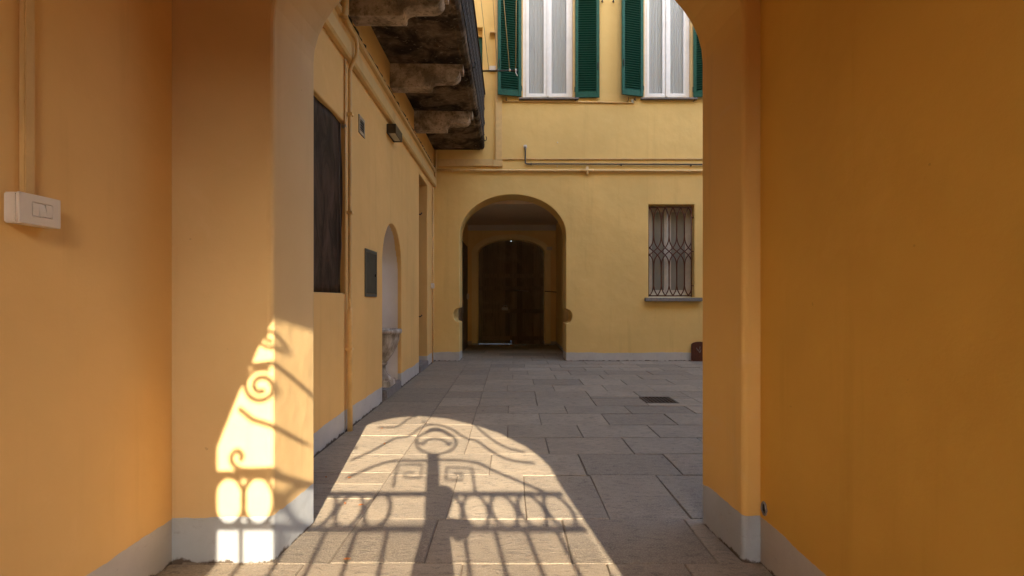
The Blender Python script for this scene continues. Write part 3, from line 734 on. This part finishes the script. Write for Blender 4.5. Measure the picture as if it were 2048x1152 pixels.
outp = [(c_+(a_+0.16)*math.cos(PI*k/24), 2.44+0.50*math.sin(PI*k/24)) for k in range(25)]; inp = [(c_+(a_+0.003)*math.cos(PI*k/24), 2.44+0.383*math.sin(PI*k/24)) for k in range(25)]
loop = outp+inp[::-1]
slab_wall(bm, [loop], to_front, RPB-0.11, RPB-0.002); keep(obj('archivolt', bm, M['pale_yellow']), rear)
for xx in (GTL-0.16, GTR+0.003):
    keep(boxo('pilaster', (xx, xx+0.157, RPB-0.09, RPB-0.002, -0.03, 2.437), M['pale_yellow'], bev=0.006), rear)
keep(boxo('impost_box', (GTR+0.05, GTR+0.19, RPB-0.16, RPB-0.112, 2.52, 2.60), M['white_plastic']), rear)
keep(tubeo('tie_rod', [(GTR+0.0, RPB-0.12, 1.43), (RPR, RPB-0.12, 1.41)], 0.012, M['pipe_dark'], n=8), rear)
# street door of the rear passage
dg = thing('wooden_gate', 'tall dark wooden double gate with arched top closing the rear passage', 'gate', (c_, RPB+0.15, 0))
def gate_top(x): 
    t = max(0, 1-((x-c_)/a_)**2); return 2.44+0.38*math.sqrt(t)
for leaf, (l0, l1, z0) in enumerate(((GTL-0.04, c_-0.006, 0.006), (c_-0.003, GTR+0.04, 0.002))):
    n = 6; w = (l1-l0)/n
    for k in range(n):
        x0, x1 = l0+k*w-(0.004 if k else 0), l0+(k+1)*w
        zt = [(x1, 2.87), (x0, 2.87)]
        bm = bmesh.new(); prism(bm, [(x0, 0, z0), (x1, 0, z0)] + [(x, 0, z) for x, z in zt], Vector((0, RPB+0.30+0.005*(k % 2), 0)), Vector((0, RPB+0.34+0.005*(k % 2), 0))); keep(obj('board', bm, M['gate_wood']), dg)
    for z in (0.16, 0.90, 1.52, 1.86):
        bm = bmesh.new(); box(bm, l0+(0.002 if leaf else 0.045), l1-(0.045 if leaf else 0.002), RPB+0.281, RPB+0.299, z-0.055, z+0.055, 0.004); keep(obj('rail', bm, M['gate_wood']), dg)
keep(boxo('cover_strip', (c_-0.035, c_+0.03, RPB+0.270, RPB+0.2985, 0.10, 2.78), M['gate_wood'], bev=0.004), dg)
keep(tubeo('bolt_bar', [(c_+0.08, RPB+0.26, 1.47), (c_+0.48, RPB+0.26, 1.44)], 0.010, M['steel'], n=6), dg)
keep(tubeo('handle', soften([(c_-0.20, RPB+0.27, 1.02), (c_-0.20, RPB+0.235, 1.05), (c_-0.12, RPB+0.235, 1.05), (c_-0.12, RPB+0.27, 1.02)]), 0.012, M['steel'], n=6), dg)
keep(boxo('lock', (c_-0.26, c_-0.09, RPB+0.262, RPB+0.2805, 0.92, 1.0), M['steel'], bev=0.004), dg)
# dark side door in the rear passage
sdn = thing('side_door', 'dark wooden side door with pale handle inside the rear passage', 'door', (RPL, 12.4, 0))
bm = bmesh.new(); box(bm, RPL+0.002, RPL+0.05, 11.5, 13.3, 0.01, 2.55, 0.006); keep(obj('leaf', bm, M['wood_dark']), sdn)
for yy in (11.65, 12.5):
    for zz in (0.2, 1.35):
        bm = bmesh.new(); box(bm, RPL+0.05, RPL+0.062, yy, yy+0.68, zz, zz+1.0, 0.005); keep(obj('panel', bm, M['wood_dark']), sdn)
bm = bmesh.new(); box(bm, RPL+0.05, RPL+0.10, 13.05, 13.17, 1.22, 1.36, 0.01); keep(obj('handle', bm, M['white_plastic']), sdn)

# -- shuttered windows
def louvre(name, width, h, mirror, hinge, ang, parent):
    """shutter leaf: local x from hinge outward, thickness in y, z up"""
    st, rl, th = 0.062, 0.115, 0.036
    sg = -1 if mirror else 1
    def T(o):
        o.location = hinge; o.rotation_euler = (0, 0, ang); return keep2(o, parent)
    bm = bmesh.new()
    def B(x0, x1, z0, z1, bev=0.003, y0=-th, y1=0):
        xa, xb = sorted((sg*x0, sg*x1)); box(bm, xa, xb, y0, y1, z0, z1, bev)
    B(0, st, 0, h); B(width-st, width, 0, h); B(st+0.0005, width-st-0.0005, 0, rl, 0.003, -th+0.004, -0.003); B(st+0.0005, width-st-0.0005, h-rl, h, 0.003, -th+0.004, -0.003)
    sh = T(obj('shutter', bm, M['green']))
    bm = bmesh.new(); xa, xb = sorted((sg*(st+0.001), sg*(width-st-0.001)))
    prism(bm, [(0, -th+0.002, 0), (0, -th+0.004, -0.006), (0, -0.004, 0.016), (0, -0.004, 0.024)], Vector((xa, 0, 0)), Vector((xb, 0, 0)))
    o0 = obj('slat', bm, M['green']); z = rl+0.006; firsts = True
    while z < h-rl-0.03:
        o = o0 if firsts else bpy.data.objects.new('slat', o0.data)
        if not firsts: COL.objects.link(o)
        firsts = False
        o.parent = sh; o.location = (0, 0, z); z += 0.046
    bm = bmesh.new(); box(bm, xa, xb, -0.0030, -0.0010, rl, h-rl); obj('backing', bm, M['slat_shade'], sh)  # added board, its dark green paints the shade behind the slats
    # latch and hinges
    bm = bmesh.new(); xx = sg*(width-st*0.5); box(bm, xx-0.008, xx+0.008, -th-0.02, -th-0.001, 0.55, 0.68, 0.004); obj('latch', bm, M['iron'], sh)
    for hz in (0.12, h-0.2):
        bm = bmesh.new(); box(bm, -0.012 if sg > 0 else -0.004, 0.004 if sg > 0 else 0.012, -th*0.9, 0.02, hz, hz+0.09, 0.003); obj('hinge', bm, M['iron'], sh)
    return sh
def keep2(o, parent):
    o.parent = parent; o.matrix_parent_inverse = Matrix.Translation(-parent.location); return o
def shuttered(w, lang, rang, lw_, rw_):
    x0, x1, z0, z1 = w
    win = bmesh.new(); YF = FARW+0.10
    slab_wall(win, [rect(x0+0.03, x1-0.03, z0+0.002, z1-0.002), rect(x0+0.085, x1-0.085, z0+0.06, z1-0.06)], to_front, YF, YF+0.06)
    wo_ = keep2(obj('window', win, M['white_paint']), rear)
    xm = (x0+x1)/2
    for s, (a, b) in enumerate(((x0+0.087, xm-0.018), (xm+0.018, x1-0.087))):
        bm = bmesh.new(); slab_wall(bm, [rect(a, b, z0+0.062, z1-0.062), rect(a+0.062, b-0.062, z0+0.135, z1-0.12)], to_front, YF-0.012, YF+0.045); bevmod(obj('casement', bm, M['white_paint'], wo_), 0.004, 1)
        bm = bmesh.new(); box(bm, a+0.0625, b-0.0625, YF+0.012, YF+0.016, z0+0.1355, z1-0.1205); obj('pane', bm, M['glass'], wo_)
        bm = bmesh.new(); n = 60; cols = []
        for k in range(n+1):
            u = k/n; col = []
            for j in range(9):
                v_ = j/8; yy = YF+0.035+0.005*math.sin(u*(b-a-0.11)*2*PI/0.052+0.8*math.sin(v_*3+s))+0.006*math.sin(u*3+v_*4+s)
                col.append(bm.verts.new((a+0.05+(b-a-0.10)*u, yy, z0+0.11+(z1-z0-0.22)*v_)))
            cols.append(col)
        for A, B in zip(cols, cols[1:]):
            for j in range(8): bm.faces.new((A[j], B[j], B[j+1], A[j+1]))
        obj('curtain', bm, M['curtain'], wo_, smooth=True)
    bm = bmesh.new(); box(bm, xm-0.016, xm+0.016, YF-0.030, YF-0.0125, z0+0.07, z1-0.07, 0.004); obj('meeting_strip', bm, M['white_paint'], wo_)
    bm = bmesh.new(); box(bm, x0+0.03, x1-0.03, YF+0.16, YF+0.17, z0, z1); obj('backing', bm, M['niche'], wo_)
    keep2(boxo('sill', (x0-0.05, x1+0.08, FARW-0.07, FARW+0.13, z0-0.035, z0-0.003), M['sill'], bev=0.005), rear)
    keep2(boxo('reveal_trim', (x0-0.004, x0+0.029, FARW-0.006, FARW+0.15, z0+0.002, z1), M['trunk'], bev=0.002), rear)
    keep2(boxo('reveal_trim', (x1-0.029, x1+0.004, FARW-0.006, FARW+0.15, z0+0.002, z1), M['trunk'], bev=0.002), rear)
    H = z1-z0+0.03
    louvre('shutter', lw_, H, True, (x0-0.008, FARW-0.008, z0+0.025), lang, rear)
    louvre('shutter', rw_, H, False, (x1+0.010, FARW-0.008, z0+0.005), rang, rear)
    for xx in (x0-0.30, x1+0.02):
        keep2(tubeo('stay', [(xx, FARW+0.01, z0-0.055), (xx, FARW-0.06, z0-0.055), (xx, FARW-0.065, z0-0.005)], 0.008, M['iron'], n=6), rear)
shuttered(w1, math.radians(14), math.radians(-1.5), 0.475, 0.475)
shuttered(w2, math.radians(15), math.radians(-16), 0.46, 0.475)
# balcony-end door with green leaf
keep2(boxo('green_door', (wd[0]+0.002, wd[1]-0.002, FARW+0.14, FARW+0.18, wd[2], wd[3]-0.13), M['green']), rear)
keep2(boxo('lintel', (wd[0]+0.002, wd[1]-0.002, FARW+0.10, FARW+0.3, wd[3]-0.128, wd[3]-0.002), M['far_wall'], bev=0.0), rear)

# -- barred window
x0, x1, z0, z1 = wb
YF = FARW+0.20
win = bmesh.new(); slab_wall(win, [rect(x0+0.002, x1-0.002, z0+0.002, z1-0.002), rect(x0+0.05, x1-0.05, z0+0.07, z1-0.05)], to_front, YF, YF+0.06)
bw = keep2(obj('window', win, M['dull_white']), rear); bw['label'] = 'white framed ground floor window behind rusty bars'
xm = (x0+x1)/2-0.02
for a, b in ((x0+0.052, xm-0.004), (xm+0.004, x1-0.052)):
    bm = bmesh.new(); slab_wall(bm, [rect(a, b, z0+0.072, z1-0.052), rect(a+0.065, b-0.065, z0+0.15, z1-0.115)], to_front, YF-0.01, YF+0.04); obj('casement', bm, M['dull_white'], bw)
    bm = bmesh.new(); box(bm, a+0.0655, b-0.0655, YF+0.012, YF+0.018, z0+0.1505, z1-0.1155); obj('pane', bm, M['frosted'], bw)
keep2(boxo('sill', (fx(1289), fx(1402), FARW-0.09, FARW+0.2, z0-0.075, z0-0.003), M['sill'], bev=0.006), rear)
gr = thing('window_grille', 'rust-red wrought iron grille of interlaced curved bars over the ground floor window', 'grille', ((x0+x1)/2, FARW+0.07, z0))
GYW = FARW+0.05; gx0, gx1, gz0, gz1 = x0+0.012, x1-0.045, z0+0.035, z1-0.045
for nm, pts in (('frame_bar', [(gx0, gz0), (gx1, gz0)]), ('frame_bar', [(gx0, gz1), (gx1, gz1)]), ('frame_bar', [(gx0, gz0-0.02), (gx0, gz1+0.02)]), ('frame_bar', [(gx1, gz0-0.02), (gx1, gz1+0.02)])):
    keep(tubeo(nm, [(a, GYW, b) for a, b in pts], 0.011, M['grille'], n=6), gr)
zm = (gz0+gz1)/2
pitch = 15.5*S; b0 = fx(1308.7)
STR = [(.5,414),(.3,420),(.12,428),(.03,437),(0,450),(0,465),(.03,476),(.15,485),(.5,494.5),(1,501),(1.5,508),(1.85,516),(1.97,524),(2,535),(2,560),(2,568),(2.1,577),(2.25,583),(2.5,589)]
for k in range(-3, 8):
    for sgn in (-1, 1):
        pts = soften([(b0+(k+sgn*u)*pitch, GYW+0.005*sgn, gz0+(gz1-gz0)*(589.5-y)/(589.5-413.5)) for u, y in STR], 1)
        run = []
        for p in pts+[None]:
            if p is not None and gx0-0.002 <= p.x <= gx1+0.002: run.append(p)
            else:
                if len(run) > 2: keep(tubeo('curved_bar', run, 0.0115, M['grille'], n=6), gr)
                run = []
for zz in (gz0+0.2, zm, gz1-0.2):
    keep(tubeo('anchor', [(gx1, GYW, zz), (x1+0.005, GYW, zz)], 0.010, M['grille'], n=6), gr)

# -- pipes and trunking on the rear wall
def wallpipe(name, label, pts, r, mat, cat='pipe', cl=None, n=10):
    t = thing(name, label, cat, pts[0])
    keep(tubeo('pipe', soften(pts, 1), r, M[mat], n=n), t)
    for (x, z) in (cl or []):
        bm = bmesh.new(); box(bm, x-0.009, x+0.009, FARW-2*r-0.012, FARW-0.001, z-r-0.008, z+r+0.008, 0.003); keep(obj('clip', bm, M[mat]), t)
    return t
zA = fz(342)
gpipe = wallpipe('gas_pipe', 'long yellow painted pipe with cross joint running over the rear arch', [(LW+0.06, FARW-0.035, zA+0.01), (fx(1030), FARW-0.035, zA), (RW-0.1, FARW-0.035, zA-0.02)], 0.023, 'pipe_yellow', cl=[(fx(905), zA+0.005), (fx(1110), zA), (fx(1378), zA-0.005)])
keep(tubeo('cross_joint', [(fx(1174), FARW-0.035, zA+0.05), (fx(1174), FARW-0.035, zA+0.075), (fx(1174), FARW-0.035, zA-0.05), (fx(1174), FARW-0.035, zA-0.085)], [0.02, 0.026, 0.028, 0.016], M['pipe_yellow']), gpipe)
keep(tubeo('collar', [(fx(1161), FARW-0.035, zA), (fx(1187), FARW-0.035, zA)], 0.031, M['pipe_yellow']), gpipe)
wallpipe('water_pipe', 'thin dark pipe with upright end above the gas pipe on rear wall', [(fx(1050.5), FARW-0.03, fz(294)), (fx(1050.5), FARW-0.03, fz(326)), (fx(1052), FARW-0.03, fz(328.5)), (fx(1060), FARW-0.03, fz(328.5)), (RW-0.1, FARW-0.03, fz(331.5))], 0.014, 'pipe_dark', cl=[(fx(1062), fz(328.6)), (fx(1242), fz(330)), (fx(1381), fz(331))])
keep(boxo('pipe_rosette', (fx(1047), fx(1054), FARW-0.03, FARW-0.001, fz(297), fz(290)), M['white_plastic'], bev=0.01), rear)
bm = bmesh.new(); box(bm, fx(1005), RW-0.1, FARW-0.025, FARW-0.001, fz(319.5), fz(316), 0.003)
t = tag(obj('cable_moulding', bm, M['trunk']), 'narrow yellow cable moulding on rear wall above the dark pipe', 'moulding')
wallpipe('window_conduit', 'thin yellow conduit running below the shuttered windows', [(fx(1005), FARW-0.016, fz(203)), (fx(1264), FARW-0.016, fz(206))], 0.013, 'pipe_yellow', 'conduit', cl=[(fx(1070), fz(203.6)), (fx(1231), fz(205.5))])
keep2(boxo('conduit_end', (fx(1262), fx(1267), FARW-0.03, FARW-0.001, fz(207), fz(199)), M['steel'], bev=0.006), rear)
tk = thing('flat_trunking', 'flat yellow trunking turning down and sideways beside the left shutter', 'trunking', (fx(997), FARW, 3.8))
keep(boxo('upright', (fx(991), fx(1004), FARW-0.045, FARW-0.001, fz(320), 7.6), M['trunk'], bev=0.004), tk)
keep(boxo('cross_piece', (LW+0.07, fx(986), FARW-0.04, FARW-0.001, fz(333), fz(319)), M['trunk'], bev=0.004), tk)
keep(boxo('corner_piece', (fx(986.3), fx(1005), FARW-0.05, FARW-0.0005, fz(334), fz(320.3)), M['trunk'], bev=0.004), tk)
keep2(boxo('socket_box', (fx(979), fx(991.5), FARW-0.05, FARW-0.001, fz(143), fz(133.5)), M['white_plastic'], bev=0.006), rear)
keep2(boxo('wall_bracket', (fx(980), fx(990.5), FARW-0.10, FARW-0.001, fz(70), fz(67.5)), M['trunk'], bev=0.003), rear)
for xx, yy in ((1115, 285), (1114.5, 333)):
    keep2(tubeo('wall_plug', [(fx(xx), FARW-0.008, fz(yy)), (fx(xx), FARW-0.0005, fz(yy))], 0.012, M['white_plastic'], n=8), rear)
for xx, yy in ((1204, 3), (1226, 3), (1269, 198)):
    keep2(tubeo('shutter_catch', [(fx(xx), FARW-0.0005, fz(yy)), (fx(xx), FARW-0.05, fz(yy)), (fx(xx), FARW-0.055, fz(yy)-0.05)], 0.013, M['iron'], n=6), rear)
# brown arched plate standing against the wall
pc, hw = fx(1397), 0.157
pl = thing('arched_plate', 'rust-brown arched metal plate standing against the foot of the rear wall', 'metal plate', (pc, FARW-0.04, 0))
bm = bmesh.new(); zt = fz(683)
prism(bm, [(pc-hw, 0, 0.012), (pc+hw, 0, 0.012), (pc+hw, 0, zt-0.06)] + [(pc+hw*math.cos(PI*k/12), 0, zt-0.06+0.06*math.sin(PI*k/12)) for k in range(1, 12)] + [(pc-hw, 0, zt-0.06)], Vector((0, FARW-0.05, 0)), Vector((0, FARW-0.03, 0)))
keep(obj('plate', bm, M['grille']), pl)
for dx, dz, a in ((-0.045, 0.24, -0.5), (0.01, 0.26, 0.1), (-0.01, 0.2, -0.35), (0.02, 0.2, 0.3)):
    mm = Matrix.Translation((pc+dx, FARW-0.0515, dz)) @ Matrix.Rotation(a, 4, 'Y')
    bm = bmesh.new(); box(bm, -0.006, 0.006, -0.001, 0.001, -0.03, 0.03, 0, mm); keep(obj('emblem_stroke', bm, M['sill']), pl)
keep(boxo('foot', (pc-0.12, pc+0.12, FARW-0.048, FARW-0.004, 0.0, 0.011), M['grille'], bev=0.002), pl)

# right side of the courtyard (out of frame, closes the light well)
rh = thing('right_house', 'plain yellow house wall closing the right side of the courtyard', 'house', (RW, 6.5, 0))
keep(boxo('wall', (RW+0.002, RW+0.5, BACK+0.003, FARW-0.003, -0.07, 7.0), M['far_wall'], bev=0), rh)
sh_ = thing('added_street_house', 'unseen low house across the street, added to dim light through the gate', 'house', (0, -13, 0))  # unseen, added to cut the sky seen through the street arch
keep(boxo('wall', (-25, 25, -16, -12, -0.07, 5.35), M['street_wall'], bev=0), sh_)
bm = bmesh.new(); prism(bm, [(0, -16.3, 5.353), (0, -11.8, 5.353), (0, -14, 6.0)], Vector((-25, 0, 0)), Vector((25, 0, 0))); keep(obj('roof', bm, M['rust']), sh_)

# ---- drain grate
gx0, gx1, gy0, gy1 = GR
d = thing('drain_grate', 'dark square iron drain grate in the courtyard paving', 'drain grate', ((gx0+gx1)/2, (gy0+gy1)/2, 0))
bm = bmesh.new(); slab_wall(bm, [rect(gx0+.004, gx1-.004, gy0+.004, gy1-.004), rect(gx0+.03, gx1-.03, gy0+.03, gy1-.03)], lambda u, v_, dd: Vector((u, v_, dd)), 0.002, -0.008); keep(obj('frame', bm, M['drain']), d)
bm = bmesh.new(); box(bm, gx0+.02, gx1-.02, gy0+.02, gy1-.02, -0.0085, -0.0078); keep(obj('pit_shade', bm, M['black']), d)  # thin black sheet paints the shade below the bars
for k in range(7):
    x = gx0+0.03+(gx1-gx0-0.06)*(k+0.5)/7; bm = bmesh.new(); box(bm, x-0.008, x+0.008, gy0+.0305, gy1-.0305, -0.006, 0.0015); keep(obj('bar', bm, M['drain']), d)
for k in range(3):
    y = gy0+0.03+(gy1-gy0-0.06)*(k+1)/4; bm = bmesh.new(); box(bm, gx0+.0305, gx1-.0305, y-0.007, y+0.007, -0.0065, 0.0008); keep(obj('cross_bar', bm, M['drain']), d)

# ---- light switch and its duct on the passage wall
sx = PL
s0 = pX(37, 415, PL+0.05)      # front face, near edge
s1 = pX(121, 415, PL+0.05)
sy0, sy1, sz = s0.y, s1.y, 1.2+(600-418)*s0.y/F
sz0 = EYE+(600-445)*sy0/F; sz1 = EYE+(600-382)*sy0/F
sw = thing('light_switch', 'white three-gang light switch box on the left passage wall', 'switch', (PL, (sy0+sy1)/2, sz0))
keep(boxo('back_box', (PL+0.001, PL+0.042, sy0+0.001, sy1-0.001, sz0+0.001, sz1-0.001), M['white_plastic'], bev=0.004), sw)
bm = bmesh.new(); ya, yb = sy0+0.30*(sy1-sy0), sy0+0.78*(sy1-sy0); za, zb = sz0+0.30*(sz1-sz0), sz0+0.74*(sz1-sz0)
slab_wall(bm, [rect(sy0, sy1, sz0, sz1), rect(ya, yb, za, zb)], to_left, PL+0.052, PL+0.0425)
cp = bevmod(keep(obj('cover_plate', bm, M['white_plastic']), sw), 0.003, 2)
for k in range(3):
    a, b = ya+(yb-ya)*k/3+0.0012, ya+(yb-ya)*(k+1)/3-0.0012
    bm = bmesh.new(); t0 = 0.004 if k == 1 else 0.0
    prism(bm, [(PL+0.044, 0, za+0.0012), (PL+0.0515+t0, 0, za+0.0012), (PL+0.0535, 0, (za+zb)/2), (PL+0.0515-t0, 0, zb-0.0012), (PL+0.044, 0, zb-0.0012)], Vector((0, a, 0)), Vector((0, b, 0))); keep(obj('rocker', bm, M['white_plastic']), sw)
d0 = pX(36, 200, PL).y; d1 = pX(71, 200, PL+0.022).y
tag(boxo('wall_duct', (PL+0.001, PL+0.022, d0, d1, sz1+0.001, 3.59), M['trunk'], bev=0.003), 'upright beige cable duct on passage wall above the light switch', 'cable duct')

# ---- a few dry leaves on the sunlit slabs
random.seed(11)
for (x, y) in ((769, 889), (764, 858), (699, 957), (652, 956), (722, 1012), (694, 1121), (690, 1009)):
    p = pG(x, y); bm = bmesh.new(); a = random.uniform(0, PI); L, Wd = random.uniform(.010, .018), random.uniform(.005, .008)
    R_ = Matrix.Translation((p.x, p.y, 0.005)) @ Matrix.Rotation(a, 4, 'Z')
    vs = [bm.verts.new(R_ @ Vector(q_)) for q_ in ((-L, 0, .002), (-L*.3, -Wd, .005), (L*.5, -Wd*.8, .004), (L, 0, .006), (L*.5, Wd*.8, .004), (-L*.3, Wd, .006), (0, 0, 0))]
    for k in range(6): bm.faces.new((vs[k], vs[(k+1) % 6], vs[6]))
    o = obj('fallen_leaf', bm, M['leaf']); sm = o.modifiers.new('s', 'SOLIDIFY'); sm.thickness = 0.001
    tag(o, 'tiny dry orange leaf lying on the paving in the sun patch', 'leaf', 'dry leaves on the paving')
